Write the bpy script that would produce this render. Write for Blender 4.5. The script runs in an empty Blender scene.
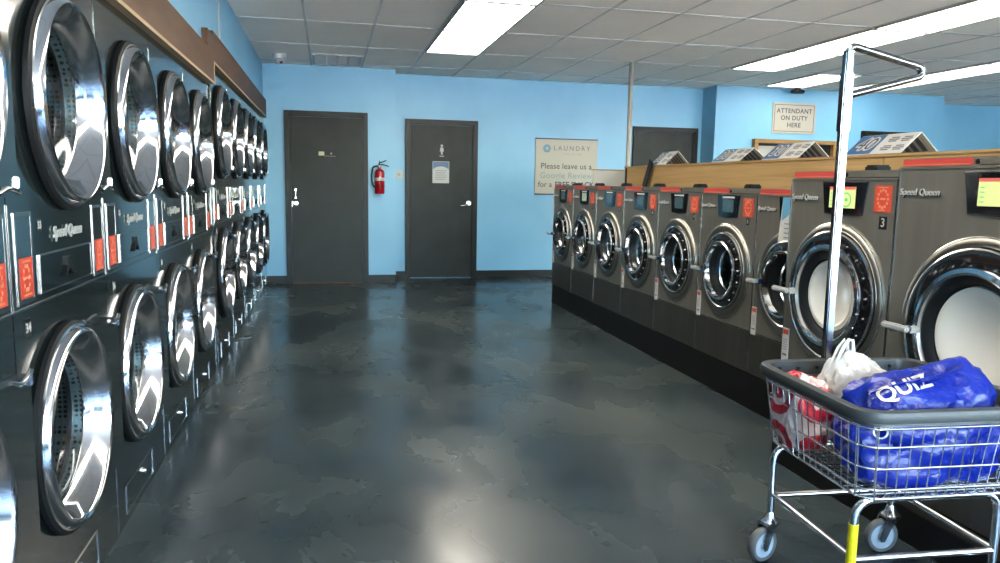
import bpy, bmesh, math, random
from mathutils import Vector, Matrix, noise
random.seed(7)
PI = math.pi
C = bpy.context.scene.collection

# ------------------------------------------------------------------ materials
def mat(name, col=(.5,.5,.5), rough=.5, metal=0., spec=.5, emit=None, estr=0., coat=0., trans=0., alpha=None):
    m = bpy.data.materials.new(name); m.use_nodes = True
    b = m.node_tree.nodes['Principled BSDF']
    b.inputs['Base Color'].default_value = (*col, 1)
    b.inputs['Roughness'].default_value = rough
    b.inputs['Metallic'].default_value = metal
    b.inputs['Specular IOR Level'].default_value = spec
    if coat: b.inputs['Coat Weight'].default_value = coat; b.inputs['Coat Roughness'].default_value = .06
    if trans: b.inputs['Transmission Weight'].default_value = trans
    if emit:
        b.inputs['Emission Color'].default_value = (*emit, 1); b.inputs['Emission Strength'].default_value = estr
    return m
def nodes(m): return m.node_tree.nodes, m.node_tree.links, m.node_tree.nodes['Principled BSDF']
def noise_color(m, c1, c2, scale=(1,1,1), nscale=5., detail=4., lo=.35, hi=.65, coords='Object', rough=None):
    n, l, b = nodes(m)
    tc = n.new('ShaderNodeTexCoord'); mp = n.new('ShaderNodeMapping'); mp.inputs['Scale'].default_value = scale
    nz = n.new('ShaderNodeTexNoise'); nz.inputs['Scale'].default_value = nscale; nz.inputs['Detail'].default_value = detail
    cr = n.new('ShaderNodeValToRGB')
    cr.color_ramp.elements[0].position = lo; cr.color_ramp.elements[0].color = (*c1, 1)
    cr.color_ramp.elements[1].position = hi; cr.color_ramp.elements[1].color = (*c2, 1)
    l.new(tc.outputs[coords], mp.inputs['Vector']); l.new(mp.outputs['Vector'], nz.inputs['Vector'])
    l.new(nz.outputs['Fac'], cr.inputs['Fac']); l.new(cr.outputs['Color'], b.inputs['Base Color'])
    if rough:
        mr = n.new('ShaderNodeMapRange'); mr.inputs['To Min'].default_value = rough[0]; mr.inputs['To Max'].default_value = rough[1]
        l.new(nz.outputs['Fac'], mr.inputs['Value']); l.new(mr.outputs['Result'], b.inputs['Roughness'])
    return nz
def bump(m, nz, strength=.1, dist=.01):
    n, l, b = nodes(m); bp = n.new('ShaderNodeBump'); bp.inputs['Strength'].default_value = strength; bp.inputs['Distance'].default_value = dist
    l.new(nz.outputs['Fac'], bp.inputs['Height']); l.new(bp.outputs['Normal'], b.inputs['Normal'])

M = {}
M['wall'] = mat('blue_wall_paint', (.27,.60,.82), .42)
nz = noise_color(M['wall'], (.135,.335,.50), (.155,.370,.545), nscale=1.6, detail=3); 
M['floor'] = mat('stained_concrete', (.05,.06,.07), .2, spec=.17)

def floor_nodes():
    n, l, b = nodes(M['floor'])
    tc = n.new('ShaderNodeTexCoord')
    def nz(scale, det, dist, stretch=(1,1,1)):
        mp = n.new('ShaderNodeMapping'); mp.inputs['Scale'].default_value = stretch; l.new(tc.outputs['Object'], mp.inputs['Vector'])
        q = n.new('ShaderNodeTexNoise'); q.inputs['Scale'].default_value = scale; q.inputs['Detail'].default_value = det; q.inputs['Distortion'].default_value = dist; q.inputs['Roughness'].default_value = .5
        l.new(mp.outputs['Vector'], q.inputs['Vector']); return q
    a = nz(.8, 6, .2); c = nz(2.0, 5, .3, (1,.6,1)); d = nz(.35, 3, 0)
    r1 = n.new('ShaderNodeValToRGB'); r1.color_ramp.elements[0].position = .30; r1.color_ramp.elements[0].color = (.010,.017,.021,1); r1.color_ramp.elements[1].position = .72; r1.color_ramp.elements[1].color = (.044,.054,.055,1)
    r2 = n.new('ShaderNodeValToRGB'); r2.color_ramp.elements[0].position = .35; r2.color_ramp.elements[0].color = (.72,.78,.84,1); r2.color_ramp.elements[1].position = .68; r2.color_ramp.elements[1].color = (1.20,1.15,1.04,1)
    mx = n.new('ShaderNodeMix'); mx.data_type = 'RGBA'; mx.blend_type = 'MULTIPLY'; mx.inputs[0].default_value = 1
    l.new(a.outputs['Fac'], r1.inputs['Fac']); l.new(c.outputs['Fac'], r2.inputs['Fac']); l.new(r1.outputs['Color'], mx.inputs[6]); l.new(r2.outputs['Color'], mx.inputs[7]); l.new(mx.outputs[2], b.inputs['Base Color'])
    mr = n.new('ShaderNodeMapRange'); mr.inputs['From Min'].default_value = .3; mr.inputs['From Max'].default_value = .7; mr.inputs['To Min'].default_value = .15; mr.inputs['To Max'].default_value = .36
    l.new(c.outputs['Fac'], mr.inputs['Value']); l.new(mr.outputs['Result'], b.inputs['Roughness'])
floor_nodes()
M['tile'] = mat('ceiling_tile', (.52,.50,.47), .9)
nz = noise_color(M['tile'], (.88,.81,.73), (.94,.88,.80), nscale=.9, detail=5)
M['tbar'] = mat('ceiling_grid_metal', (.50,.49,.47), .5)
M['dark_door'] = mat('dark_painted_door', (.022,.027,.026), .4, spec=.18)
nz = noise_color(M['dark_door'], (.011,.014,.013), (.026,.032,.029), nscale=3.2, detail=6, rough=(.36,.5))
M['door_trim'] = mat('dark_door_trim', (.011,.0135,.0135), .4, spec=.2)
M['base'] = mat('dark_vinyl_base', (.014,.018,.018), .4, spec=.2)
M['black'] = mat('black_plastic', (.006,.006,.006), .4, spec=.2)
M['gloss_black'] = mat('glossy_black', (.006,.006,.007), .06, coat=.6)
M['rubber'] = mat('dark_rubber', (.006,.007,.008), .5, spec=.2)
M['silver'] = mat('silver_letters', (.36,.36,.34), .3, .3)
M['chrome'] = mat('chrome', (.56,.58,.62), .10, 1.)
M['pole_chrome'] = mat('pole_chrome', (.36,.38,.40), .14, 1.)
M['chrome_b'] = mat('worn_chrome', (.66,.67,.68), .16, 1.)
M['zinc'] = mat('zinc_wire', (.62,.63,.64), .25, 1.)
M['edge'] = mat('bright_metal_edge', (.40,.40,.39), .22, 1.)
M['dryer'] = mat('graphite_enamel', (.028,.036,.037), .13, .35, .6, coat=.5)
noise_color(M['dryer'], (.011,.017,.0175), (.015,.022,.0225), nscale=2, detail=2)
M['steel'] = mat('brushed_graphite_steel', (.2,.19,.17), .3, .72)
nz = noise_color(M['steel'], (.285,.262,.218), (.33,.305,.255), scale=(5,5,.35), nscale=3, detail=3, rough=(.29,.33))
M['steel_low'] = mat('graphite_lower_panel', (.12,.115,.10), .26, .8)
noise_color(M['steel_low'], (.12,.115,.10), (.15,.143,.127), scale=(5,5,.35), nscale=3, detail=3, rough=(.27,.31))
M['flange'] = mat('brushed_flange', (.33,.31,.27), .40, 1.)
M['orange'] = mat('orange_red_sticker', (.56,.05,.022), .4)
M['orange_l'] = mat('sticker_light_print', (.70,.26,.13), .45)
M['red'] = mat('red_sticker', (.48,.045,.035), .4)
M['white'] = mat('white_label', (.55,.55,.53), .45)
M['cream'] = mat('cream_board', (.52,.48,.39), .5)
M['lamw'] = mat('white_laminate', (.48,.46,.42), .4)
M['yellow_lab'] = mat('pale_yellow_label', (.70,.75,.42), .4)
M['greylab'] = mat('grey_print', (.15,.14,.17), .5)
M['navy'] = mat('navy_print', (.02,.03,.10), .5)
M['purple'] = mat('dark_violet_print', (.05,.045,.09), .5)
M['teal'] = mat('pale_teal_print', (.26,.36,.35), .5)
M['logo'] = mat('blue_logo_print', (.10,.32,.50), .5)
M['priceblue'] = mat('price_sign_blue', (.025,.12,.33), .4)
M['pwhite'] = mat('price_sign_white', (.72,.70,.66), .45)
M['ext_red'] = mat('extinguisher_red', (.42,.008,.014), .2, coat=.4)
M['switch'] = mat('ivory_plastic', (.48,.50,.43), .4)
M['shade_dk'] = mat('sticker_violet_panel', (.02,.03,.035), .05, coat=.5)
def wood(name, a, b_, sc, r):
    m = mat(name, a, r+.15, 0, .25); n, l, b = nodes(m)
    tc = n.new('ShaderNodeTexCoord'); mp = n.new('ShaderNodeMapping'); mp.inputs['Scale'].default_value = sc
    nz = n.new('ShaderNodeTexNoise'); nz.inputs['Scale'].default_value = 3; nz.inputs['Detail'].default_value = 8; nz.inputs['Distortion'].default_value = .6
    cr = n.new('ShaderNodeValToRGB'); cr.color_ramp.elements[0].position = .3; cr.color_ramp.elements[0].color = (*a, 1)
    cr.color_ramp.elements[1].position = .7; cr.color_ramp.elements[1].color = (*b_, 1)
    l.new(tc.outputs['Object'], mp.inputs['Vector']); l.new(mp.outputs['Vector'], nz.inputs['Vector']); l.new(nz.outputs['Fac'], cr.inputs['Fac']); l.new(cr.outputs['Color'], b.inputs['Base Color'])
    return m
M['oak'] = wood('honey_oak_laminate', (.38,.225,.085), (.50,.32,.135), (6,.35,9), .35)
M['oak_x'] = wood('honey_oak_edge', (.30,.16,.05), (.40,.24,.09), (1,6,9), .4)
M['walnut'] = wood('brown_stained_plywood', (.085,.036,.013), (.145,.066,.026), (6,.7,5), .4)
M['pale_edge'] = mat('pale_wood_edge', (.50,.34,.17), .5)
M['diffuser'] = mat('lit_diffuser', (.9,.9,.85), .6, emit=(1.0,.93,.80), estr=3.7)
M['diffuser_dim'] = mat('dimmer_lit_diffuser', (.9,.9,.85), .6, emit=(1.0,.95,.84), estr=1.5)
M['lframe'] = mat('light_frame', (.6,.6,.58), .5)
M['scr_y'] = mat('lit_screen_yellow', (.1,.1,.05), .3, emit=(.72,.80,.30), estr=.30)
M['scr_g'] = mat('lit_screen_green', (.05,.1,.07), .3, emit=(.02,.45,.12), estr=.35)
M['scr_r'] = mat('lit_screen_red', (.1,.03,.03), .3, emit=(.55,.10,.08), estr=.35)
M['scr_dim'] = mat('dim_screen', (.02,.04,.05), .1, emit=(.05,.09,.10), estr=.2, coat=.5)
M['scr_pale'] = mat('pale_screen', (.1,.12,.1), .1, emit=(.28,.38,.28), estr=.22)
M['tyre'] = mat('grey_tyre', (.10,.10,.095), .6)
M['hub'] = mat('pale_wheel_hub', (.38,.43,.46), .35)
M['bumper'] = mat('grey_vinyl_bumper', (.035,.041,.043), .42, spec=.35)
M['ytape'] = mat('yellow_tape', (.60,.50,.005), .4)
M['white_pl'] = mat('white_plastic', (.52,.53,.54), .3)
M['pavement'] = mat('sunlit_pavement', (.55,.54,.52), .8)
M['pole'] = mat('painted_pole', (.40,.385,.34), .35)

# thin clear glass: fresnel mix of a see-through and a mirror lobe
def glass(name, tint=(.9,.93,.95), refl=1.45):
    m = bpy.data.materials.new(name); m.use_nodes = True; n = m.node_tree.nodes; l = m.node_tree.links
    n.remove(n['Principled BSDF']); o = n['Material Output']
    t = n.new('ShaderNodeBsdfTransparent'); t.inputs['Color'].default_value = (*tint, 1)
    g = n.new('ShaderNodeBsdfGlossy'); g.inputs['Roughness'].default_value = .02
    lw = n.new('ShaderNodeLayerWeight'); lw.inputs['Blend'].default_value = .5
    pw = n.new('ShaderNodeMath'); pw.operation = 'POWER'; pw.inputs[1].default_value = 5.; l.new(lw.outputs['Facing'], pw.inputs[0])
    f = n.new('ShaderNodeMath'); f.operation = 'MULTIPLY_ADD'; f.inputs[1].default_value = .75; f.inputs[2].default_value = refl; l.new(pw.outputs[0], f.inputs[0])
    x = n.new('ShaderNodeMixShader'); l.new(f.outputs[0], x.inputs[0]); l.new(t.outputs[0], x.inputs[1]); l.new(g.outputs[0], x.inputs[2]); l.new(x.outputs[0], o.inputs['Surface'])
    return m
M['glass'] = glass('door_glass', (.86,.91,.92), .025)
M['winglass'] = glass('window_glass', (.95,.97,.97), .04)
# perforated drum
def perf():
    m = mat('perforated_drum', (.1,.12,.12), .35, .7); n, l, b = nodes(m)
    tc = n.new('ShaderNodeTexCoord'); v = n.new('ShaderNodeTexVoronoi'); v.inputs['Scale'].default_value = 62; v.inputs['Randomness'].default_value = 0.
    cr = n.new('ShaderNodeValToRGB'); cr.color_ramp.elements[0].position = .34; cr.color_ramp.elements[0].color = (.004,.005,.005,1)
    cr.color_ramp.elements[1].position = .42; cr.color_ramp.elements[1].color = (.085,.115,.12,1)
    l.new(tc.outputs['Object'], v.inputs['Vector']); l.new(v.outputs['Distance'], cr.inputs['Fac']); l.new(cr.outputs['Color'], b.inputs['Base Color'])
    return m
M['perf'] = perf()
M['drum'] = mat('steel_drum', (.42,.43,.42), .3, 1.)
M['bowl_reflection'] = mat('painted_bowl_reflection', (.66,.63,.56), .3, .0, coat=.3)  # pale base colour stands in for window light reflected in the glass bowl

# plastic-bag materials
def bag(name, col, rough, tr=0.):
    m = mat(name, col, rough, 0, .38); n, l, b = nodes(m)
    b.inputs['Subsurface Weight'].default_value = 0
    tc = n.new('ShaderNodeTexCoord'); nz = n.new('ShaderNodeTexNoise'); nz.inputs['Scale'].default_value = 14; nz.inputs['Detail'].default_value = 6; nz.inputs['Distortion'].default_value = 1.2
    l.new(tc.outputs['Object'], nz.inputs['Vector']); bump(m, nz, .6, .016)
    return m
M['bag_blue'] = bag('blue_plastic_film', (.002,.014,.22), .25)
M['bag_white'] = bag('white_plastic_film', (.58,.56,.52), .35)
M['bag_rings'] = bag('pink_white_film_with_red_rings', (.8,.6,.58), .3)
def rings():
    n, l, b = nodes(M['bag_rings'])
    tc = n.new('ShaderNodeTexCoord'); mp = n.new('ShaderNodeMapping'); mp.inputs['Scale'].default_value = (5.6,5.6,5.6); mp.inputs['Location'].default_value = (.1,.3,.15)
    fr = n.new('ShaderNodeVectorMath'); fr.operation = 'FRACTION'; sb = n.new('ShaderNodeVectorMath'); sb.operation = 'SUBTRACT'; sb.inputs[1].default_value = (.5,.5,.5)
    ml = n.new('ShaderNodeVectorMath'); ml.operation = 'MULTIPLY'; ml.inputs[1].default_value = (0,1,1)
    ln = n.new('ShaderNodeVectorMath'); ln.operation = 'LENGTH'
    cr = n.new('ShaderNodeValToRGB'); cr.color_ramp.interpolation = 'CONSTANT'
    e = cr.color_ramp.elements; R = (.45,.008,.025,1); W_ = (.62,.46,.43,1)
    e[0].position = 0; e[0].color = R; e[1].position = .14; e[1].color = W_
    a = e.new(.26); a.color = R; a = e.new(.43); a.color = W_
    l.new(tc.outputs['Object'], mp.inputs['Vector']); l.new(mp.outputs[0], fr.inputs[0]); l.new(fr.outputs[0], sb.inputs[0]); l.new(sb.outputs[0], ml.inputs[0]); l.new(ml.outputs[0], ln.inputs[0])
    l.new(ln.outputs['Value'], cr.inputs['Fac']); l.new(cr.outputs['Color'], b.inputs['Base Color'])
rings()

# overall paint values
for key, m in M.items():
    if key in ('wall','tile','tbar','chrome','chrome_b','edge','zinc','diffuser','diffuser_dim','glass','winglass','pavement','silver') or not m.node_tree.nodes.get('Principled BSDF'): continue
    kf = .66
    for nd in m.node_tree.nodes:
        if nd.type == 'BSDF_PRINCIPLED':
            c = nd.inputs['Base Color'].default_value; nd.inputs['Base Color'].default_value = (c[0]*kf, c[1]*kf, c[2]*kf, 1)
            nd.inputs['Emission Strength'].default_value *= kf
        if nd.type == 'VALTORGB' and key != 'floor':
            for e in nd.color_ramp.elements: e.color = (e.color[0]*kf, e.color[1]*kf, e.color[2]*kf, 1)

# ------------------------------------------------------------------ object helpers
def link(name, bm, m, parent=None, smooth=False, recalc=True):
    if recalc: bmesh.ops.recalc_face_normals(bm, faces=bm.faces)
    me = bpy.data.meshes.new(name); bm.to_mesh(me); bm.free()
    ms = m if isinstance(m, (list, tuple)) else [m]
    for q in ms: me.materials.append(q)
    if smooth:
        for p in me.polygons: p.use_smooth = True
        try: me.set_sharp_from_angle(angle=math.radians(38))
        except Exception: pass
    o = bpy.data.objects.new(name, me); C.objects.link(o)
    if parent: o.parent = parent
    return o
def tag(o, label=None, cat=None, group=None, kind=None):
    if label: o['label'] = label
    if cat: o['category'] = cat
    if group: o['group'] = group
    if kind: o['kind'] = kind
    return o
def thing(name, label, cat, loc=(0,0,0), rz=0., group=None):
    o = bpy.data.objects.new(name, None); C.objects.link(o); o.empty_display_size = .1
    o.location = loc; o.rotation_euler = (0,0,rz); return tag(o, label, cat, group)
def struct(name, bm, m, label=None, **k):
    o = link(name, bm, m, **k); o['kind'] = 'structure'
    if label: o['label'] = label
    return o
def B(): return bmesh.new()
def box(bm, x0, x1, y0, y1, z0, z1, bev=0., mi=0, seg=2):
    t = bmesh.new()
    bmesh.ops.create_cube(t, size=1, matrix=Matrix.Translation(((x0+x1)/2,(y0+y1)/2,(z0+z1)/2)) @ Matrix.Diagonal((abs(x1-x0),abs(y1-y0),abs(z1-z0),1)))
    if bev: bmesh.ops.bevel(t, geom=t.edges[:], offset=bev, segments=seg, affect='EDGES', clamp_overlap=True)
    merge(bm, t, mi); return bm
def merge(bm, t, mi=0, mtx=None):
    vm = {}
    for v in t.verts: vm[v] = bm.verts.new(mtx @ v.co if mtx else v.co)
    for f in t.faces:
        try: nf = bm.faces.new([vm[v] for v in f.verts]); nf.material_index = mi; nf.smooth = f.smooth
        except ValueError: pass
    t.free()
def prism(bm, pts, y0, y1, mi=0):
    """polygon in the xz plane extruded along y"""
    a = [bm.verts.new((x, y0, z)) for x, z in pts]; b = [bm.verts.new((x, y1, z)) for x, z in pts]
    f = bm.faces.new(a); f.material_index = mi; f = bm.faces.new(b[::-1]); f.material_index = mi
    for i in range(len(pts)):
        j = (i+1) % len(pts); f = bm.faces.new([a[i], b[i], b[j], a[j]]); f.material_index = mi
def prism_x(bm, pts, x0, x1, mi=0):
    """polygon in the yz plane extruded along x"""
    a = [bm.verts.new((x0, y, z)) for y, z in pts]; b = [bm.verts.new((x1, y, z)) for y, z in pts]
    bm.faces.new(a).material_index = mi; bm.faces.new(b[::-1]).material_index = mi
    for i in range(len(pts)):
        j = (i+1) % len(pts); bm.faces.new([a[i], b[i], b[j], a[j]]).material_index = mi
def lathe(bm, prof, cx, cz, n=64, closed=False, mi=0):
    """profile [(radius, protrusion towards -y)] turned about the y axis through (cx, cz)"""
    rings_ = []
    for r, p in prof:
        if r < 1e-5: rings_.append([bm.verts.new((cx, -p, cz))]*n)
        else: rings_.append([bm.verts.new((cx + r*math.cos(2*PI*k/n), -p, cz + r*math.sin(2*PI*k/n))) for k in range(n)])
    m = len(prof)
    for i in range(m if closed else m-1):
        A, D = rings_[i], rings_[(i+1) % m]
        for k in range(n):
            q = []
            for v in (A[k], A[(k+1) % n], D[(k+1) % n], D[k]):
                if v not in q: q.append(v)
            if len(q) > 2: bm.faces.new(q).material_index = mi
def plate_hole(bm, x0, x1, z0, z1, cx, cz, r, y=0., n=64, mi=0):
    """flat rectangle at y with a round hole"""
    angs = [2*PI*k/n for k in range(n)]
    for X, Z in ((x0,z0),(x1,z0),(x1,z1),(x0,z1)): angs.append(math.atan2(Z-cz, X-cx) % (2*PI))
    angs = sorted(set(round(a, 6) for a in angs))
    inn, out = [], []
    for a in angs:
        c, s = math.cos(a), math.sin(a); t = 1e9
        if c > 1e-9: t = min(t, (x1-cx)/c)
        if c < -1e-9: t = min(t, (x0-cx)/c)
        if s > 1e-9: t = min(t, (z1-cz)/s)
        if s < -1e-9: t = min(t, (z0-cz)/s)
        inn.append(bm.verts.new((cx+r*c, y, cz+r*s))); out.append(bm.verts.new((cx+t*c, y, cz+t*s)))
    for i in range(len(angs)):
        j = (i+1) % len(angs); bm.faces.new([inn[i], inn[j], out[j], out[i]]).material_index = mi
def tube(bm, pts, r, n=10, closed=False, mi=0, cap=True):
    P = [Vector(p) for p in pts]; m = len(P); rs = []
    prev = None
    for i, p in enumerate(P):
        if closed: t = (P[(i+1) % m] - P[i-1]).normalized()
        else: t = (P[min(i+1, m-1)] - P[max(i-1, 0)]).normalized()
        if prev is None:
            u = t.cross(Vector((0,0,1)));
            if u.length < .05: u = t.cross(Vector((0,1,0)))
            u.normalize()
        else:
            u = (prev - t*prev.dot(t)).normalized()
        prev = u; w = t.cross(u)
        rs.append([bm.verts.new(p + u*(r*math.cos(2*PI*k/n)) + w*(r*math.sin(2*PI*k/n))) for k in range(n)])
    for i in range(m if closed else m-1):
        A, D = rs[i], rs[(i+1) % m]
        for k in range(n): f = bm.faces.new([A[k], A[(k+1) % n], D[(k+1) % n], D[k]]); f.material_index = mi; f.smooth = True
    if cap and not closed:
        bm.faces.new(rs[0][::-1]).material_index = mi; bm.faces.new(rs[-1]).material_index = mi
def rounded(pts, r, n=6):
    """polyline with its inner corners rounded"""
    P = [Vector(p) for p in pts]; out = [P[0]]
    for i in range(1, len(P)-1):
        a, b, c = P[i-1], P[i], P[i+1]; rr = min(r, (a-b).length*.49, (c-b).length*.49)
        s = b + (a-b).normalized()*rr; e = b + (c-b).normalized()*rr
        for k in range(n+1):
            t = k/n; out.append(s*(1-t)**2 + b*(2*t*(1-t)) + e*t*t)
    out.append(P[-1]); return out
RX = Matrix.Rotation(PI/2, 4, 'X')
def text_bm(s, size, mtx, ext=.0006, bold=0., shear=0., align='CENTER', space=1.):
    cu = bpy.data.curves.new('t', 'FONT'); cu.body = s; cu.size = size; cu.extrude = ext; cu.offset = bold; cu.shear = shear
    cu.align_x = align; cu.align_y = 'CENTER'; cu.space_character = space; cu.resolution_u = 3
    o = bpy.data.objects.new('t', cu); me = bpy.data.meshes.new_from_object(o); bpy.data.objects.remove(o); bpy.data.curves.remove(cu)
    if bold and max(max(abs(v.co.x)/len(s), abs(v.co.y)) for v in me.vertices) > 1.3*size: return text_bm(s, size, mtx, ext, 0, shear, align, space)
    me.transform(mtx); bm = bmesh.new(); bm.from_mesh(me); bpy.data.meshes.remove(me); return bm
def front(x, p, z): return Matrix.Translation((x, -p, z)) @ RX      # text upright facing -y
def text(name, s, size, mtx, m, parent, **k): return link(name, text_bm(s, size, mtx, **k), m, parent, recalc=False)
def copy_tree(o, parent=None):
    c = o.copy(); C.objects.link(c)
    if parent: c.parent = parent
    for ch in list(o.children): copy_tree(ch, c)
    return c
def frame_rect(bm, x0, x1, z0, z1, w, p0, p1, mi=0):
    for a in ((x0,x1,z1-w,z1),(x0,x1,z0,z0+w),(x0,x0+w,z0+w,z1-w),(x1-w,x1,z0+w,z1-w)):
        box(bm, a[0], a[1], -p1, -p0, a[2], a[3], 0, mi)

# ------------------------------------------------------------------ the room
XL, YB, YA, ZC = -.768, 10.297, 9.912, 2.73
YF = -3.0; XR = 13.0
bm = B(); box(bm, -2.0, XR+.2, YF-.15, 12.4, -.12, 0); struct('floor', bm, M['floor'], 'dark polished stained concrete floor')
# back wall with its jogs (plan polyline, extruded up)
def wall_poly(name, plan, th, z0=0, z1=ZC+.1):
    bm = B(); a = [bm.verts.new((x,y,z0)) for x,y in plan]; b = [bm.verts.new((x,y,z1)) for x,y in plan]
    bm.faces.new(a[::-1]); bm.faces.new(b)
    for i in range(len(plan)):
        j = (i+1) % len(plan); bm.faces.new([a[i], a[j], b[j], b[i]])
    return struct(name, bm, M['wall'])
YK = 10.75
wall_poly('wall_back', [(-1.9,YA),(.858,YA),(.858,YB),(5.344,YB),(5.344,9.9),(9.13,9.9),(9.13,YK),(XR,YK),(XR,YK+.6),(-1.9,YK+.6)], 0)
# left wall above and behind the dryers
bm = B(); box(bm, -.92, XL, YF, 5.46, 1.945, ZC+.1); box(bm, -.92, XL, 5.46, YA, 2.09, ZC+.1); box(bm, -1.9, -1.78, YF, YA, 0, ZC+.1)
box(bm, -1.78, XL, YF, .38, 0, 1.945)
struct('wall_left', bm, M['wall'])
bm = B(); box(bm, XR, XR+.15, YF, YK+.3, 0, ZC+.1); struct('wall_right', bm, M['wall'])
# front wall behind the viewpoint: piers, sill and header around big shop windows
wins = [(-.6,1.6),(1.75,3.95),(5.4,7.6),(7.75,9.95),(10.1,12.3)]; dx0, dx1 = 4.1, 5.2
bm = B(); box(bm, -1.9, XR, YF-.15, YF, 2.6, ZC+.1)
xs = [-1.9]
spans = sorted([(a,b,.5) for a,b in wins] + [(dx0,dx1,0)])
cur = -1.9
for a, b, s in spans:
    box(bm, cur, a, YF-.15, YF, 0, 2.6)
    if s: box(bm, a, b, YF-.15, YF, 0, s)
    cur = b
box(bm, cur, XR, YF-.15, YF, 0, 2.6); struct('wall_front', bm, M['wall'])
for i, (a, b, s) in enumerate(spans):
    o = bpy.data.objects.new(('window_%d' % (i+1)) if s else 'door_5', None); C.objects.link(o); o['kind'] = 'structure'; o.location = ((a+b)/2, YF-.075, s)
    fb = B(); w = (b-a)/2; h = 2.6-s
    frame_rect(fb, -w, w, 0, h, .05, -.04, .04)
    if s: box(fb, -.02, .02, -.03, .03, .05, h-.05)
    else: box(fb, -w+.05, w-.05, -.03, .03, .95, 1.05)
    link('window_frame' if s else 'door_frame', fb, M['edge'], o)
    gb = B(); box(gb, -w+.05, w-.05, -.004, .004, .05, h-.05); link('pane', gb, M['winglass'], o)
# ceiling: tiles and T-bar grid in one mesh
X0, YG = -.179, 8.428
lights = []
for k in range(0, 9): lights.append((2, k))
for k in range(0, 5): lights.append((8, k))
for k in range(-1, 4): lights.append((12, k))
lights.append((10, -1))
lightset = set(lights)
bm = B(); box(bm, -1.9, XR, YF, YK, ZC, ZC+.02)
i = -1
for i in range(-1, 22):
    x = X0 + .61*i
    if x < XR: box(bm, x-.012, x+.012, YF, YK, ZC-.004, ZC+.001, 0, 1)
for j in range(-2, 10):
    y = YG - 1.22*j
    if YF < y < YK: box(bm, XL, XR, y-.012, y+.012, ZC-.004, ZC+.001, 0, 1)
struct('ceiling', bm, [M['tile'], M['tbar']], 'grey ceiling tiles in a metal grid')
bm = B(); box(bm, -2.0, XR+.2, YF-.3, 11.6, ZC+.11, ZC+.25); struct('sun_block_slab', bm, M['tile'], 'unseen slab added above the ceiling to block the sun')  # out-of-view slab added so the high sun stays out of the room
colname = {2: 'over the open aisle', 8: 'over the far side of the washers', 12: 'in the right-hand strip', 10: 'near the attendant wall'}
ordn = ['farthest','second farthest','third farthest','fourth farthest','fifth farthest','sixth farthest','seventh farthest','eighth farthest','ninth farthest','tenth farthest']
cnt = {}
for c, k in sorted(lights):
    x0 = X0+.61*c; y1 = YG-1.22*k; y0 = y1-1.22
    n_ = cnt.get(c, 0); cnt[c] = n_+1
    lab = ('%s lit ceiling panel %s' % (ordn[n_], colname[c])) if c != 10 else 'single lit ceiling panel above the attendant sign'
    t = thing('ceiling_light', lab, 'ceiling light', (x0+.305, (y0+y1)/2, ZC-.02), 0, 'fluorescent ceiling panels')
    fb = B(); W2, D2 = .295, .60
    for a in ((-W2,W2,D2-.018,D2),(-W2,W2,-D2,-D2+.018),(-W2,-W2+.018,-D2+.018,D2-.018),(W2-.018,W2,-D2+.018,D2-.018)): box(fb, *a, 0, .018)
    link('frame', fb, M['lframe'], t)
    db = B(); box(db, -W2+.018, W2-.018, -D2+.018, D2-.018, .004, .012); link('diffuser', db, M['diffuser_dim' if c >= 10 else 'diffuser'], t)
# vent grille
t = thing('ceiling_vent', 'white slotted air vent in the ceiling above the left door', 'vent', (.126, 9.32, ZC-.012))
bm = B()
for a in ((-.28,.28,.33,.36),(-.28,.28,-.36,-.33),(-.28,-.25,-.33,.33),(.25,.28,-.33,.33),(-.135,-.115,-.33,.33),(-.01,.01,-.33,.33),(.115,.135,-.33,.33)): box(bm, *a, -.006, .010, 0)
link('frame', bm, M['white_pl'], t)
bm = B()
for k in range(22): y = -.32+k*.03; box(bm, -.25, .25, y, y+.012, .000, .010)
link('louvre', bm, M['tbar'], t)
# cameras on the ceiling
t = thing('security_camera', 'white dome security camera on the ceiling by the left wall', 'security camera', (-.52, 9.15, ZC))
bm = B(); tmp = B(); lathe(tmp, [(0,0),(.075,0),(.075,.03),(.068,.05),(.05,.055),(0,.055)], 0, 0, 32); merge(bm, tmp, 0, RX); link('mount', bm, M['white_pl'], t, True)
bm = B(); bmesh.ops.create_uvsphere(bm, u_segments=24, v_segments=16, radius=.05, matrix=Matrix.Translation((0,0,-.075))); link('ball', bm, M['white_pl'], t, True)
bm = B(); tmp = B(); lathe(tmp, [(0,0),(.02,0),(.02,.012),(0,.014)], 0, 0, 20); merge(bm, tmp, 0, Matrix.Translation((.02,-.036,-.098)) @ Matrix.Rotation(-.6,4,'X')); link('lens', bm, M['gloss_black'], t, True)
t = thing('security_camera', 'small dark camera on the ceiling above the attendant sign', 'security camera', (6.5, 9.72, ZC))
bm = B(); box(bm, -.03,.03,-.03,.03,-.04,0,.006); link('mount', bm, M['black'], t)
bm = B(); box(bm, -.10,.10,-.035,.035,-.085,-.035,.012); link('body', bm, M['black'], t)

# baseboards
bm = B()
for a in ((-.768,-.521,YA-.012,YA),(.504,.87,YA-.012,YA),(.858,.870,YA-.012,YB),(.858,1.017,YB-.012,YB),(2.01,4.27,YB-.012,YB),(5.28,5.344,YB-.012,YB),(5.332,5.344,9.9,YB),(5.332,7.717,9.888,9.9),(8.75,9.13,9.888,9.9)): box(bm, *a, 0, .10, .002)
struct('baseboard_back', bm, M['base'])

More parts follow.
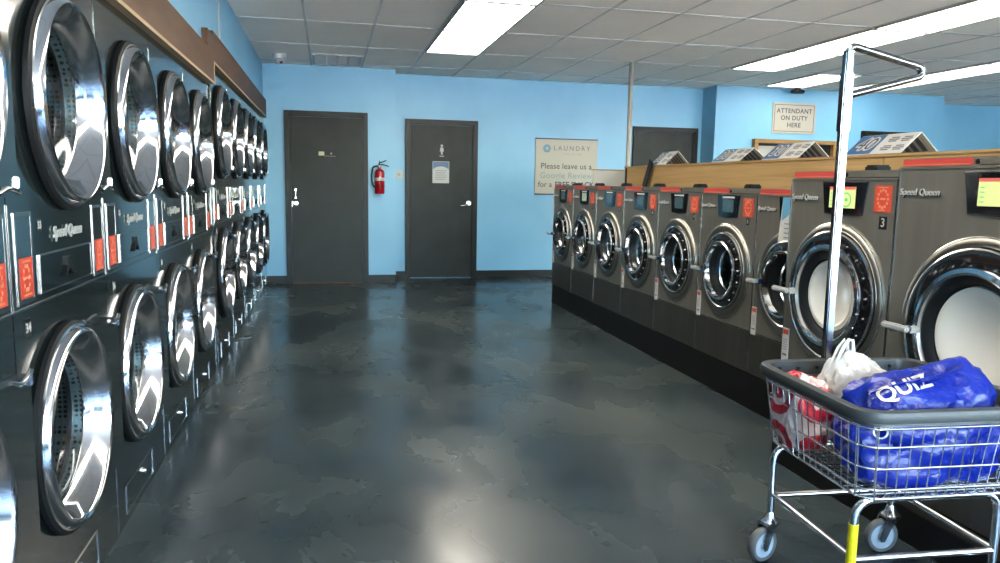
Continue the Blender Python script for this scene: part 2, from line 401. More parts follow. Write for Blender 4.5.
# doors (frame, slab, hardware)
def door(idx, x0, x1, h, y, label, hinge='r'):
    o = bpy.data.objects.new('door_%d' % idx, None); C.objects.link(o); o['kind'] = 'structure'; o['label'] = label; o.location = ((x0+x1)/2, y, 0)
    w = (x1-x0)/2; f = .055
    bm = B(); box(bm, -w,-w+f,-.05,0,0,h,.004); box(bm, w-f,w,-.05,0,0,h,.004); box(bm, -w+f,w-f,-.05,0,h-f,h,.004)
    box(bm, -w+f,-w+f+.015,-.035,0,0,h-f); box(bm, w-f-.015,w-f,-.035,0,0,h-f); box(bm, -w+f,w-f,-.035,0,h-f-.015,h-f)
    link('door_frame', bm, M['door_trim'], o)
    bm = B(); box(bm, -w+f+.018, w-f-.018, -.022, 0, .012, h-f-.018, .002); link('door_slab', bm, M['dark_door'], o)
    return o, w
d1, w = door(1, -.521, .504, 2.172, YA, 'dark door left of the fire extinguisher')
bm = B(); box(bm, -.44,.44,-.03,0,0,.012); link('threshold', bm, M['walnut'], d1)
bm = B(); box(bm, -.125,.095+.03,-.026,-.02,1.60,1.70); pl = link('nameplate', bm, M['black'], d1)
bm = B(); box(bm, -.10,-.03,-.028,-.026,1.625,1.675,.001); link('nameplate_panel', bm, M['yellow_lab'], pl)
bm = B(); box(bm, .045,.065,-.028,-.026,1.642,1.662,.001); box(bm, -.03,.11,-.028,-.026,1.618,1.622); link('nameplate_mark', bm, M['white'], pl)
bm = B(); box(bm, -.40,-.375,-.028,-.022,1.18,1.205,.002); box(bm, -.392,-.384,-.027,-.022,1.10,1.18); box(bm, -.40,-.375,-.028,-.022,1.085,1.10,.002); link('lock_plate', bm, M['chrome_b'], d1)
bm = B(); lathe(bm, [(0,.09),(.022,.088),(.030,.07),(.026,.05),(.012,.04),(.012,.028),(.032,.026),(.034,.022)], -.39, 1.02, 28); box(bm, -.435,-.425,-.028,-.022,.98,1.05); link('door_knob', bm, M['chrome_b'], d1, True)
d2, w = door(2, 1.017, 2.006, 2.15, YB, 'dark restroom door with a white notice')
bm = B(); lathe(bm, [(0,.028),(.034,.028),(.036,.022)], .375, 1.035, 28); lathe(bm, [(0,.06),(.014,.06),(.014,.022)], .375, 1.035, 16); tube(bm, rounded([(.375,-.055,1.035),(.33,-.06,1.01),(.26,-.06,1.0)],.02), .009); link('door_lever', bm, M['chrome_b'], d2, True)
bm = B(); box(bm, -.072,.072,-.027,-.022,1.655,1.84,.001); sg = link('restroom_plaque', bm, M['door_trim'], d2)
bm = B(); tmp = B(); lathe(bm, [(0,.030),(.017,.030),(.017,.027)], 0, 1.806, 20)
prism(bm, [(-.02,1.783),(.02,1.783),(.027,1.73),(.012,1.73),(.012,1.69),(-.012,1.69),(-.012,1.73),(-.027,1.73)], -.030, -.027); box(bm, -.03,.03,-.030,-.027,1.662,1.672); link('person_symbol', bm, M['white'], sg)
nt = thing('door_notice', 'white paper notice with a blue header taped to the restroom door', 'notice', (1.501+.0, YB-.0225, 1.45))
bm = B(); box(bm, -.114,.114,-.002,0,-.146,.146); link('sheet', bm, M['white'], nt)
bm = B(); pts = [(-.108,.14),(.108,.14),(.108,.05)] + [(.108*math.cos(a), .02+.06*math.sin(a)) for a in [PI*k/12 for k in range(1,12)]] + [(-.108,.05)]; prism(bm, pts, -.003, -.002); link('blue_header', bm, M['priceblue'], nt)
bm = B()
for k in range(6): box(bm, -.08+.005*(k%2), .08-.01*(k%3), -.0028,-.002, .02-.024*k, .026-.024*k)
box(bm, -.06,.06,-.0036,-.003,.105,.118); link('printed_lines', bm, M['greylab'], nt)
door(3, 4.272, 5.275, 2.155, YB, 'dark door behind the pole')
d4,w = door(4, 7.717, 8.75, 2.173, 9.9, 'dark door beside the attendant window')
# attendant window: wooden box frame with a dark opening
o = bpy.data.objects.new('window_7', None); C.objects.link(o); o['kind'] = 'structure'; o['label'] = 'wood framed attendant window'; o.location = (6.6, 9.9, 1.1)
bm = B(); frame_rect(bm, -.665,.665,0,.905,.055,0,.09); link('window_frame', bm, M['oak_x'], o)
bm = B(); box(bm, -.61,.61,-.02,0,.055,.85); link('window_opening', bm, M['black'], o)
bm = B(); box(bm, -.58,-.30,-.035,-.02,.55,.80,.004); box(bm, -.57,-.20,-.035,-.02,.79,.81); link('sliding_pane', bm, M['lamw'], o)

# wood fascia above the dryers (steps up halfway along)
fa = thing('wood_fascia', 'long brown wooden fascia board stepping up above the dryers', 'wooden board', (XL+.003, 5.4, 1.95))
bm = B(); prism_x(bm, [(-5.3,-.0),(.06,-.0),(.06,.150),(.06,.305),(-.19,.305),(-.19,.195),(-5.3,.195)], 0, .035); link('lower_board', bm, M['walnut'], fa)
bm = B(); prism_x(bm, [(.06,.135),(4.49,.135),(4.49,.335),(.06,.335)], 0, .0345); link('upper_board', bm, M['walnut'], fa)
bm = B(); box(bm, .0, .038, -5.3, .062, -.016, 0); box(bm, 0, .038, .06, .072, -.016, .135); box(bm, 0, .038, .072, 4.49, .121, .135); link('edge_strip', bm, M['pale_edge'], fa)
bm = B(); box(bm, -.78, -.766, 9.895, 9.908, .0, 2.28); o = link('end_trim', bm, M['walnut']); bpy.data.objects.remove(o)
st = B(); box(st, XL, XL+.004, 6.02, 6.10, 2.30, 2.72, .001); o = link('hanging_strip', st, M['white_pl']); tag(o, 'narrow white strip hanging on the left wall above the fascia', 'strip')

# ------------------------------------------------------------------ stacked dryers (front faces -y, +x is to the right)
def make_dryer(W, H, zm, c1, c2, R, zctl):
    t = thing('stacked_dryer', 'x', 'dryer')
    w = W/2-.002
    bm = B(); k = R/.335
    # shell
    box(bm, -w, w, .004, .85, 0, H); 
    # open the shell front: remove the front face, then add fronts with holes
    ff = [f for f in bm.faces if abs(f.calc_center_median().y-.004) < 1e-4]; bmesh.ops.delete(bm, geom=ff, context='FACES')
    ox1, ox2 = (-.052, .045) if W < .85 else (-.03, .0)
    plate_hole(bm, -w, w, .165, zm-.002, ox1, c1, R-.03, .0); plate_hole(bm, -w, w, zctl, H, ox2, c2, R-.03, .0)
    box(bm, -w, w, 0, .02, zm+.002, zctl-.0001)
    box(bm, -w, w, .0, .02, .0, .1645)
    link('cabinet', bm, M['dryer'], t)
    # bright seams
    for a in ((-w, w, -.003, .0, zm-.004, zm+.002),(-w-.001, -w+.004, -.003, 0, zm+.003, 1.235),(-w, -w+.003, -.002, 0, .02, .26),(-w, -w+.003, -.002, 0, H-.26, H-.06),(w-.06, w-.055, -.002, 0, H-.30, H-.24)):
        bm = B(); box(bm, *a); link('seam_trim', bm, M['edge'], t)
    # doors
    for cz, up in ((c1, False), (c2, True)):
        ox = ox2 if up else ox1
        bm = B(); lathe(bm, [(R-.03,.0),(R,.0),(R+.006,.008),(R+.004,.020),(R-.008,.025),(R-.02,.02)], ox, cz)
        d = link('door', bm, M['rubber'], t, True)
        s = -1 if up else 1
        # ear plate that carries the handle, on the right of the ring
        bm = B(); pts = []
        a0, a1 = math.radians(-48), math.radians(68)
        z_end = R*.80
        xr = w-.002+.01
        arc = [(R*.985*math.cos(a0+(a1-a0)*q/14), R*.985*math.sin(a0+(a1-a0)*q/14)) for q in range(15)]
        swoop = [(arc[-1][0]+ (xr-arc[-1][0])*q/8, arc[-1][1] + (z_end-arc[-1][1])*(1-(1-q/8)**2.2)) for q in range(1, 9)]
        poly = arc + swoop + [(xr, z_end-.03),(xr+.001, -.10),(xr, R*math.sin(a0)+.02),(xr-.03, R*math.sin(a0)-.01)]
        poly = [(x+(ox if x < R else -.01), cz + s*z) for x, z in poly]
        if s < 0: poly = poly[::-1]
        prism(bm, poly, -.032, -.002); link('door_plate', bm, M['dryer'], d)
        bm = B(); hx = xr-.05; hz = cz+s*(z_end+.0)
        path = [(w-.14, -.040, cz+s*(z_end+.010)), (w-.10,-.046,cz+s*(z_end-.004)), (w-.05,-.044,cz+s*(z_end+.002)), (w-.006,-.036,cz+s*(z_end+.008))]
        tube(bm, rounded(path,.02), .006); box(bm, w-.016, w-.004, -.040,-.030, hz-.03 if s>0 else hz-.0, hz+.0 if s>0 else hz+.03, .003); link('handle', bm, M['chrome'], d, True)
        # chrome ring: outer wall, lip and deep funnel
        bm = B(); lathe(bm, [(R-.013,.020),(R-.011,.024),(R-.016,.040),(R-.022,.048),(R-.029,.051),(R-.035,.048),(R-.040,.040),(R-.058,.005),(R-.072,-.028),(R-.078,-.032)], ox, cz, 72)
        link('chrome_ring', bm, M['chrome'], d, True)
        bm = B(); lathe(bm, [(R-.018,.020),(R-.006,.020),(R-.0065,.027),(R-.014,.029)], ox, cz, 72); link('inner_rim', bm, M['chrome_b'], d, True)
        bm = B(); lathe(bm, [(0,-.030),(R*.5,-.030),(R-.076,-.030)], ox, cz, 48); link('glass', bm, M['glass'], d, True)
        bm = B(); lathe(bm, [(R-.078,-.032),(R-.085,-.06),(R-.03,-.09),(R-.02,-.50),(0,-.52)], ox, cz, 48); link('drum', bm, M['perf'], t, True)
    # controls: payment slots left and right, drawer, emblem
    for x0, x1, nm in ((-w+.036, -w+.150, 'payment_panel'), (w-.130, w-.016, 'payment_panel')):
        z0, z1 = zm+.012, zctl+.012 if zctl > 1.22 else 1.215
        z1 = zm+.012+.235
        bm = B(); frame_rect(bm, x0, x1, z0, z1, .010, .0, .003); fr = link(nm, bm, M['edge'], t)
        bm = B(); box(bm, x0+.009, x1-.009, -.0025, 0, z0+.009, z1-.009); link('dark_glass', bm, M['shade_dk'], fr)
        bm = B(); box(bm, x0+.015, x1-.015, -.004, -.0025, z0+.014, z0+.118); s1 = link('red_sticker', bm, M['orange'], fr)
        bm = B(); xm = (x0+x1)/2; zmid = z0+.066
        for q in range(10):
            a = 2*PI*q/10; box(bm, xm+.020*math.cos(a)-.004, xm+.020*math.cos(a)+.004, -.0048,-.004, zmid+.032*math.sin(a)-.005, zmid+.032*math.sin(a)+.005)
        box(bm, xm-.024, xm+.024, -.0048,-.004, z0+.106, z0+.111); box(bm, xm-.012, xm+.012, -.0048,-.004, zmid-.003, zmid+.003); box(bm, xm-.024, xm+.024, -.0048,-.004, z0+.020, z0+.025)
        link('sticker_print', bm, M['orange_l'], fr)
    bm = B(); frame_rect(bm, -.215, .235, zm+.022, zm+.128, .004, 0, .005); dr = link('lint_drawer', bm, M['edge'], t)
    bm = B(); box(bm, -.211,.231,-.004,0,zm+.026,zm+.124,.001); link('drawer_front', bm, M['dryer'], dr)
    bm = B(); z = zm+.085
    prism(bm, [(-.045,z-.035),(-.015,z-.005),(-.01,z+.02),(.01,z+.02),(.015,z-.005),(.045,z-.035),(.03,z-.035),(.0,z-.012),(-.03,z-.035)], -.012, -.004); link('drawer_pull', bm, M['black'], dr)
    text('emblem', 'Speed Queen', .046, front(.02, .005, zm+.180), M['silver'], t, shear=.3, bold=.0009, ext=.002)
    # service hatch near the floor
    bm = B(); frame_rect(bm, -.285, .155, .03, .14, .003, 0, .003); h = link('service_hatch', bm, M['edge'], t)
    bm = B(); lathe(bm, [(0,.012),(.010,.012),(.012,0)], -.01, .10, 16); link('hatch_lock', bm, M['chrome_b'], h, True)
    bm = B(); box(bm, -w+.004,-w+.016,-.006,0,.42,.47,.002); link('hinge_cover', bm, M['edge'], t)
    return t
def number_badge(parent, x, z, s, h=.034, w=.028, p=.0015, size=.028):
    bm = B(); box(bm, x-w/2, x+w/2, -p, 0, z-h/2, z+h/2); b = link('number_badge', bm, M['black'], parent)
    text('digits', s, size, front(x, p+.0003, z), M['white'], b, bold=.0006, ext=.0003)
W1, W2_ = .81, .886
seam0 = 2.055
pos = [('nearest', '31','32', seam0-W1), ('second nearest','33','34', seam0), ('third nearest','35','36', seam0+W1), ('fourth nearest','37','38', seam0+2*W1), ('fifth nearest','39','40', seam0+3*W1)]
p1 = make_dryer(W1, 1.935, .968, .570, 1.523, .310, 1.219)
for i, (o_, n1, n2, y) in enumerate(pos):
    d = p1 if i == 0 else copy_tree(p1)
    d.location = (XL+.004, y+W1/2, 0); d.rotation_euler = (0,0,PI/2)
    d['label'] = '%s fully visible dark stacked dryer on the left, badge %s' % (['','first','second','third','fourth'][i], n1) if i else 'dark stacked dryer cut off by the left edge of the photo'
    d['group'] = 'stacked dryers along the left wall'
for i, (o_, n1, n2, y) in enumerate(pos):
    pass
g2 = make_dryer(W2_, 2.066, 1.0, .618, 1.645, .330, 1.268)
dry = [o for o in C.objects if o.name.startswith('stacked_dryer')]
ys = 5.475
labs2 = ['first taller stacked dryer, just past the step in the wooden fascia','second taller stacked dryer past the fascia step','third taller stacked dryer past the fascia step, middle of five','fourth taller stacked dryer, next to last before the back wall','last stacked dryer, against the blue back wall']
tall = []
for i in range(5):
    d = g2 if i == 0 else copy_tree(g2)
    d.location = (XL+.004, ys+W2_/2+.887*i, 0); d.rotation_euler = (0,0,PI/2)
    d['label'] = labs2[i]; d['group'] = 'stacked dryers along the left wall'; tall.append(d)
shorts = [o for o in dry if o not in tall]
shorts.sort(key=lambda o: o.location.y)
for d, (o_, n1, n2, y) in zip(shorts, pos):
    number_badge(d, -.195, 1.175, n1); number_badge(d, -.315, .915, n2, h=.05, w=.04, size=.036)
for i, d in enumerate(tall):
    number_badge(d, -.205, 1.215, str(41+2*i)); number_badge(d, -.345, .945, str(42+2*i), h=.05, w=.04, size=.036)
bm = B(); box(bm, XL-.25, XL-.004, seam0+4*W1+.002-.81+.81, ys-.002, 0, 2.08); o = struct('trim_2', bm, M['dryer'], 'dark filler between the two dryer groups') if ys-(seam0+4*W1) > .01 else None

# ------------------------------------------------------------------ washers
def make_washer(W, zb, zs, H, lid, R, cz, strip, s0, s1, sz0, sz1, o0, o1, oz0, oz1, screen, inner, depth=.8, emb=.032, big=False, foot=0):
    """front faces -y. W width, zb underside, zs lower seam, H top of face, lid top; R flange radius"""
    t = thing('washer', 'x', 'washing machine')
    w = W/2-.003
    bm = B(); box(bm, -w, w, .004, depth, zb, H, 0)
    ff = [f for f in bm.faces if abs(f.calc_center_median().y-.004) < 1e-4]; bmesh.ops.delete(bm, geom=ff, context='FACES')
    plate_hole(bm, -w, w, zs+.003, H, 0, cz, R-.035, .0)
    link('cabinet', bm, M['steel'], t)
    bm = B(); box(bm, -w, w, -.002, .012, zb, zs-.002, .003); lp = link('lower_panel', bm, M['steel_low'], t)
    bm = B(); box(bm, -w, w, -.001, .01, zs-.002, zs+.003); box(bm, -w-.0025, -w+.002, -.003, .006, zb, H); box(bm, w-.002, w+.0025, -.003, .006, zb, H)
    for x in (-w+.022, w-.022): lathe(bm, [(0,.006),(.005,.005),(.006,0)], x, (zb+zs)/2-.01, 10)
    link('edge_trim', bm, M['edge'], t)
    ro, ri = R*(.885 if big else .805), R*inner
    # flange: bulging brushed ring
    bm = B(); lathe(bm, [(R,.0),(R*.995,.006),(R*.97,.013),(R*.94,.016),(ro+R*.045,.016),(ro+R*.02,.012),(ro+R*.01,0),(ro+R*.01,-.03)], 0, cz, 72); fl = link('door_flange', bm, M['flange'], t, True)
    bm = B(); lathe(bm, [(R*1.004,.0),(R*1.004,.006),(R*.995,.0075),(R*.99,.004)], 0, cz, 72); link('flange_rim', bm, M['chrome_b'], fl, True)
    q = R/.30
    ro, ri = R*(.885 if big else .805), R*inner
    bm = B(); lathe(bm, [(ro,-.01),(ro,.016),(ro-.006,.022),(ro-.02,.025),((ro+ri)/2,.031),(ri+.012,.036),(ri,.036),(ri-.004,.0)], 0, cz, 72); dr = link('door', bm, M['gloss_black'], t, True)
    bm = B(); lathe(bm, [(ri+(.022 if big else .010),.034),(ri+(.020 if big else .009),.046),(ri+.004,.051),(ri-.004,.047),(ri-.006,.030),(ri-.008,.012)], 0, cz, 72); link('chrome_ring', bm, M['chrome'], dr, True)
    bm = B(); lathe(bm, [(ro+.003,.014),(ro+.002,.023),(ro-.004,.026),(ro-.009,.022)], 0, cz, 72)
    for k_ in range(7):
        a = math.radians(-52+k_*19); rr = (ro+ri)/2+.010
        tmp = B(); lathe(tmp, [(0,.007),(.005,.006),(.006,0)], 0, 0, 10); merge(bm, tmp, 0, Matrix.Translation((rr*math.cos(a), -.030, cz+rr*math.sin(a))))
    link('trim_ring', bm, M['chrome_b'], dr, True)
    if big:
        bm = B(); g = ri-.006
        lathe(bm, [(g+.001,.030),(g-.018,.024),(g-.034,.010),(g-.036,-.02)], 0, cz, 60); link('door_gasket', bm, M['rubber'], dr, True)
        bm = B(); lathe(bm, [(g-.034,-.02),(g-.038,-.004),(g-.042,.008),(g-.060,.010),(g*.6,-.004),(0,-.020)], 0, cz, 60); link('pale_glass_bowl', bm, M['bowl_reflection'], dr, True)
    bm = B() if not big else None
    if bm: lathe(bm, [(0,.004),(ri*.5,.004),(ri-.010,.004)], 0, cz, 48); link('glass', bm, M['glass'], dr, True)
    if not big:
        bm = B(); lathe(bm, [(ri-.008,.014),(ri-.016,-.02),(ri-.028,-.045),(ri-.03,-.10)], 0, cz, 60); link('door_gasket', bm, M['rubber'], dr, True)
        bm = B(); lathe(bm, [(ri-.030,-.045),(ri-.034,-.052),(ri-.044,-.052),(ri-.047,-.09)], 0, cz, 60); link('inner_collar', bm, M['chrome_b'], dr, True)
        bm = B(); lathe(bm, [(ri-.03,-.08),(ri-.01,-.12),(ri-.01,-.5),(0,-.52)], 0, cz, 48); link('drum', bm, M['perf'], t, True)
        bm = B()
        for k_ in range(3):
            a = math.radians(30+120*k_); tmp = B(); box(tmp, -.02,.02,.14,.48,-(ri-.012),-(ri-.075),.01); merge(bm, tmp, 0, Matrix.Translation((0,0,cz)) @ Matrix.Rotation(a,4,'Y'))
        link('drum_rib', bm, M['drum'], t, True)
    # lever handle on the left
    bm = B(); hz = cz-.005+foot
    box(bm, -ro-.030*q, -ri+.01, -.100, -.080, hz-.012, hz+.012, .006)
    hd = link('handle', bm, M['silver'], dr, True)
    bm = B(); box(bm, -ri-.03, -ri+.012, -.082, -.035, hz-.014, hz+.014, .005); link('handle_bracket', bm, M['chrome_b'], hd, True)
    bm = B(); box(bm, -ro-.010, -ro+.010, -.09, -.015, hz-.022, hz+.003, .005); link('handle_catch', bm, M['chrome_b'], hd, True)
    # display
    bm = B(); tap = .022*q
    prism(bm, [(s0-.006, sz1+.004),(s1+.006, sz1+.004),(s1-tap+.006, sz0-.006),((s0+s1)/2, sz0-.013),(s0+tap-.006, sz0-.006)], -.004, 0); bz = link('display_bezel', bm, M['edge'], t)
    bm = B(); prism(bm, [(s0, sz1),(s1, sz1),(s1-tap, sz0),((s0+s1)/2, sz0-.006),(s0+tap, sz0)], -.008, -.004); link('display_glass', bm, M['gloss_black'], bz)
    sw = s1-s0; sh = sz1-sz0
    a0, a1, b0, b1 = (s0+sw*.19, s1-sw*.22, sz0+sh*.17, sz1-sh*.14) if big else (s0+sw*.27, s1-sw*.24, sz0+sh*.20, sz1-sh*.18)
    bm = B(); box(bm, a0, a1, -.0095, -.008, b0, b1); sc = link('screen', bm, M[screen], bz)
    if screen == 'scr_y':
        bm = B(); tmp = B(); cxs, czs = (a0+a1)/2+.1*sw, (b0+b1)/2-.01; lathe(bm, [(sh*.24,.0098),(sh*.24,.0105),(sh*.20,.0105),(sh*.20,.0098)], cxs, czs, 32)
        box(bm, cxs-.008,cxs+.008,-.0105,-.0095,czs-.006,czs+.006)
        for k_ in range(4): box(bm, a0+.008, a0+.026, -.0105,-.0095, b0+.012+k_*sh*.12, b0+.016+k_*sh*.12)
        link('screen_print', bm, M['scr_g'], bz)
        bm = B(); box(bm, a0, a1, -.0105,-.0095, b1-.012, b1); link('screen_header', bm, M['scr_r'], bz)
    elif screen == 'scr_dim':
        bm = B(); box(bm, s0+sw*.25, s1-sw*.2, -.0095,-.008, sz1-.016, sz1-.006); 
        link('screen_header', bm, M['white'], bz)
    # orange sticker with a ring of pale print
    bm = B(); box(bm, o0, o1, -.002, 0, oz0, oz1, .0); st_ = link('orange_sticker', bm, M['orange'], t)
    bm = B(); xm, zc = (o0+o1)/2, (oz0+oz1)/2; rx, rz = (o1-o0)*.30, (oz1-oz0)*.33
    for k_ in range(12):
        a = 2*PI*k_/12; u = (o1-o0)*.055; box(bm, xm+rx*math.cos(a)-u, xm+rx*math.cos(a)+u, -.0028,-.002, zc+rz*math.sin(a)-u, zc+rz*math.sin(a)+u)
    box(bm, xm-rx*.5, xm+rx*.5, -.0028,-.002, zc-.004, zc+.004); box(bm, xm-rx, xm+rx, -.0028,-.002, oz1-.010, oz1-.006); box(bm, xm-rx*.8, xm+rx*.6, -.0028,-.002, oz0+.006, oz0+.010)
    link('sticker_print', bm, M['orange_l'], st_)
    # top rail with the red strip and a vent knob
    bm = B(); box(bm, -w, w, .010, .06, H, lid, .004); box(bm, -w, w, .05, depth, H, lid-.012); box(bm, -w, w, -.004, .012, H-.006, H+.004, .001); tr = link('top_rail', bm, M['steel'], t)
    bm = B(); box(bm, -w+.002, -w+strip, .0085, .010, H+.006, lid-.003); ss = link('red_strip', bm, M['red'], tr)
    bm = B()
    for k_ in range(int(strip/.012)-1): box(bm, -w+.008+k_*.012, -w+.015+k_*.012, .0078, .0085, H+.009, H+.012)
    link('strip_print', bm, M['orange_l'], ss)
    bm = B(); box(bm, -w+strip+.01, -w+strip+.085, .10, .18, lid-.012, lid+.026, .008); link('top_vent', bm, M['black'], tr)
    bm = B(); lathe(bm, [(0,.014-.02),(.009,.013-.02),(.01,-.012)], -w+strip+.02, (H+lid)/2, 14); box(bm, -w+strip+.03, w-.01, .008, .010, H+.004, H+.008); link('rail_lock', bm, M['black'], tr, True)
    e = text('emblem', 'Speed Queen', emb, front(-w+.012, .006, sz0+sh*.48), M['silver'], t, shear=.12, bold=.0007, ext=.002, align='LEFT', space=1.0)
    text('emblem_backing', 'Speed Queen', emb, front(-w+.014, .002, sz0+sh*.48-.003), M['black'], e, shear=.12, bold=.0010, ext=.001, align='LEFT', space=1.0)
    # paper label low on the left edge
    x0 = -w+.006
    bm = B(); box(bm, x0, x0+.050, -.004, -.0, zs-.01, zs+.155); pl_ = link('paper_label', bm, M['white'], t)
    bm = B(); box(bm, x0+.005, x0+.045, -.005,-.004, zs+.125, zs+.148); link('label_header', bm, M['orange'], pl_)
    bm = B(); box(bm, x0+.008, x0+.042, -.005,-.004, zs+.02, zs+.03)
    for k_ in range(5): box(bm, x0+.008, x0+.040, -.0046,-.004, zs+.05+k_*.012, zs+.053+k_*.012)
    link('label_print', bm, M['greylab'], pl_)
    return t
# small washers
XW = 2.429; sw_ = .678; y0 = 3.27
w0 = make_washer(sw_, .212, .462, 1.266, 1.304, .292, .79, .33, -.115, .145, 1.130, 1.258, .185, .297, 1.135, 1.243, 'scr_dim', .60)
wl = ['grey front-load washer half hidden behind the wider machine marked 3', 'grey front-load washer with badge 5', 'grey front-load washer with badge 6, next beyond badge 5', 'grey front-load washer, third from the far end of the row plus one', 'grey front-load washer third from the far end of the row','grey front-load washer with a pale lit display, second from the far end','farthest grey front-load washer at the end of the row']
wl[3] = 'grey front-load washer fourth from the far end of the row'
nums = ['4','5','6','7','8','9','10']
for i in range(7):
    t = w0 if i == 0 else copy_tree(w0)
    t.location = (XW, y0+sw_*(i+.5), 0); t.rotation_euler = (0,0,-PI/2); t['label'] = wl[i]; t['group'] = 'front-load washers in the island row'
    number_badge(t, .243, 1.108, nums[i], h=.042, w=.032, size=.034)
    if i == 5:
        for c in t.children:
            for g in c.children:
                if g.name.startswith('screen') and 'header' not in g.name: g.data = g.data.copy(); g.data.materials[0] = M['scr_pale']
XM = 2.18
m3 = make_washer(.70, .135, .475, 1.352, 1.388, .322, .838, .355, -.105, .180, 1.205, 1.337, .225, .320, 1.218, 1.325, 'scr_y', .64, emb=.036, big=True, depth=.95)
m3.location = (XM, 2.556+.35, 0); m3.rotation_euler = (0,0,-PI/2); tag(m3, 'wide grey front-load washer with badge 3 and a lit yellow display', group='front-load washers in the island row')
number_badge(m3, .282, 1.175, '3', h=.052, w=.044, size=.05)
mb = make_washer(.86, .135, .475, 1.393, 1.428, .355, .80, .33, -.11, .225, 1.235, 1.372, .285, .385, 1.25, 1.36, 'scr_y', .64, emb=.036, big=True, depth=.95)
mb.location = (XM, 2.556-.432, 0); mb.rotation_euler = (0,0,-PI/2); tag(mb, 'largest grey front-load washer, cut by the right edge of the photo', group='front-load washers in the island row')
# paper on washer 4
pp = thing('paper_notice', 'blue and white paper notice hanging on the half hidden washer', 'notice', (XW-.016, 3.615, 1.145), -PI/2)
bm = B(); prism(bm, [(-.055,.115),(.13,.115),(.13,-.16),(-.085,-.16),(-.07,-.02)], -.003, 0); link('sheet', bm, M['white'], pp)
bm = B(); prism(bm, [(-.055,.115),(.13,.115),(.13,.07),(.02,.03),(-.055,-.01)], -.0045, -.003); link('blue_header', bm, M['logo'], pp)
bm = B()
for k in range(5): box(bm, -.03,.1,-.004,-.003,-.03-k*.025,-.024-k*.025)
link('printed_lines', bm, M['greylab'], pp)
# plinth
bm = B(); box(bm, XW-.002, 3.25, y0-.01, 8.0, 0, .209, .003); box(bm, 2.09, 3.25, .9, 3.15, 0, .132, .003); box(bm, 2.43, 3.25, 3.15, y0-.01, 0, .132); o = link('washer_plinth', bm, M['black']); tag(o, 'long black plinth under the row of washers', 'plinth')
# central bulkhead with price tents
bk = thing('bulkhead', 'long honey-coloured wooden bulkhead behind the washers', 'wooden counter', (3.27, 4.6, 0))
bm = B(); box(bm, 0, .36, -3.4, -1.08+.45, .0, 1.51, .003); box(bm, 0, .36, -.625, 3.45, 0, 1.51, .003); link('carcass', bm, M['oak'], bk)
bm = B(); box(bm, -.012, .372, -3.4, 3.46, 1.505, 1.522, .003); link('top_board', bm, M['oak'], bk)
bm = B(); box(bm, -.385, -.004, 3.43, 3.45, .0, 1.475, .003); link('end_panel', bm, M['lamw'], bk)
bm = B(); box(bm, -.40, -.004, 3.425, 3.46, 1.475, 1.487, .002); link('end_cap', bm, M['oak_x'], bk)
bm = B(); box(bm, -.012, -.0005, 3.40, 3.428, .0, 1.505); link('corner_trim', bm, M['black'], bk)
bm = B(); tmp = B(); box(tmp, -.045,.045,-.006,.006,-.16,.16,.004); merge(bm, tmp, 0, Matrix.Translation((3.235, 7.36, 1.43)) @ Matrix.Rotation(PI/2,4,'Z') @ Matrix.Rotation(math.radians(-32),4,'Y')); o = link('leaning_strap', bm, M['base']); tag(o, 'dark flat bar leaning against the wooden bulkhead', 'bar')
o = B(); tube(o, [(3.452,8.43,0),(3.452,8.43,ZC)], .027, 20); o = link('support_pole', o, M['pole']); tag(o, 'round cream support pole from floor to ceiling behind the bulkhead', 'pole')
# tents: folded price signs
def tent(yc, L, num, label, xc=3.405, hw=.135, h=.125, rz=0.):
    t = thing('price_sign', label, 'sign', (xc, yc, 1.527), -PI/2+rz, 'folded price signs on the bulkhead')
    # local: x along the ridge (to the right), -y towards the aisle
    sl = math.hypot(hw, h); ang = math.atan2(h, hw)
    def face(s): return Matrix.Translation((0, s*hw, 0)) @ Matrix.Rotation(-s*ang if s > 0 else ang, 4, 'X')
    A = Matrix.Translation((0,-hw,0)) @ Matrix.Rotation(ang, 4, 'X')         # slope plane: local y runs up the slope
    bm = B(); tmp = B(); box(tmp, -L/2, L/2, 0, sl, -.004, 0); merge(bm, tmp, 0, A); link('front_leaf', bm, M['pwhite'], t)
    Bk = Matrix.Translation((0,hw,0)) @ Matrix.Rotation(PI-ang, 4, 'X')
    bm = B(); tmp = B(); box(tmp, -L/2, L/2, 0, sl, 0, .004); merge(bm, tmp, 0, Bk); link('back_leaf', bm, M['pwhite'], t)
    bm = B(); tmp = B(); box(tmp, -L/2+.004, -.02, .004, sl-.004, .0, .0008); merge(bm, tmp, 0, A); pn = link('blue_panel', bm, M['priceblue'], t)
    bm = B()
    for q in range(10):
        a = 2*PI*q/10; tb = text_bm(num, .150, A @ Matrix.Translation((-L/4-.005+.011*math.cos(a), sl/2+.011*math.sin(a), .0010+.00004*q)), ext=.0002, shear=.1, bold=.003); merge(bm, tb)
    link('price_outline', bm, M['pwhite'], pn, recalc=False)
    text('price_digits', num, .150, A @ Matrix.Translation((-L/4-.005, sl/2, .0024)), M['purple'], pn, bold=0, ext=.0003, shear=.1)
    bm = B(); tmp = B()
    for a in range(2):
        for b in range(2):
            x, y = .045+a*.105, .030+b*.078
            for q in range(3): box(tmp, x-.012*(q==1), x+.065+.012*(q==1), y+q*.017, y+q*.017+.010, .0, .0010)
    merge(bm, tmp, 0, A); link('print_blocks', bm, M['greylab'], t)
    bm = B(); tmp = B()
    for k in range(4): box(tmp, L/2-.10-k*.07, L/2-.06-k*.07, .03, sl-.03, -.0012, .0052)
    merge(bm, tmp, 0, Bk); link('inner_print', bm, M['greylab'], t)
    return t
tent(4.09, .50, '40', 'tent-shaped price sign with large 40, just right of the cart pole')
tent(5.07, .46, '30', 'tent-shaped price sign with large 30, in front of the attendant window', h=.120)
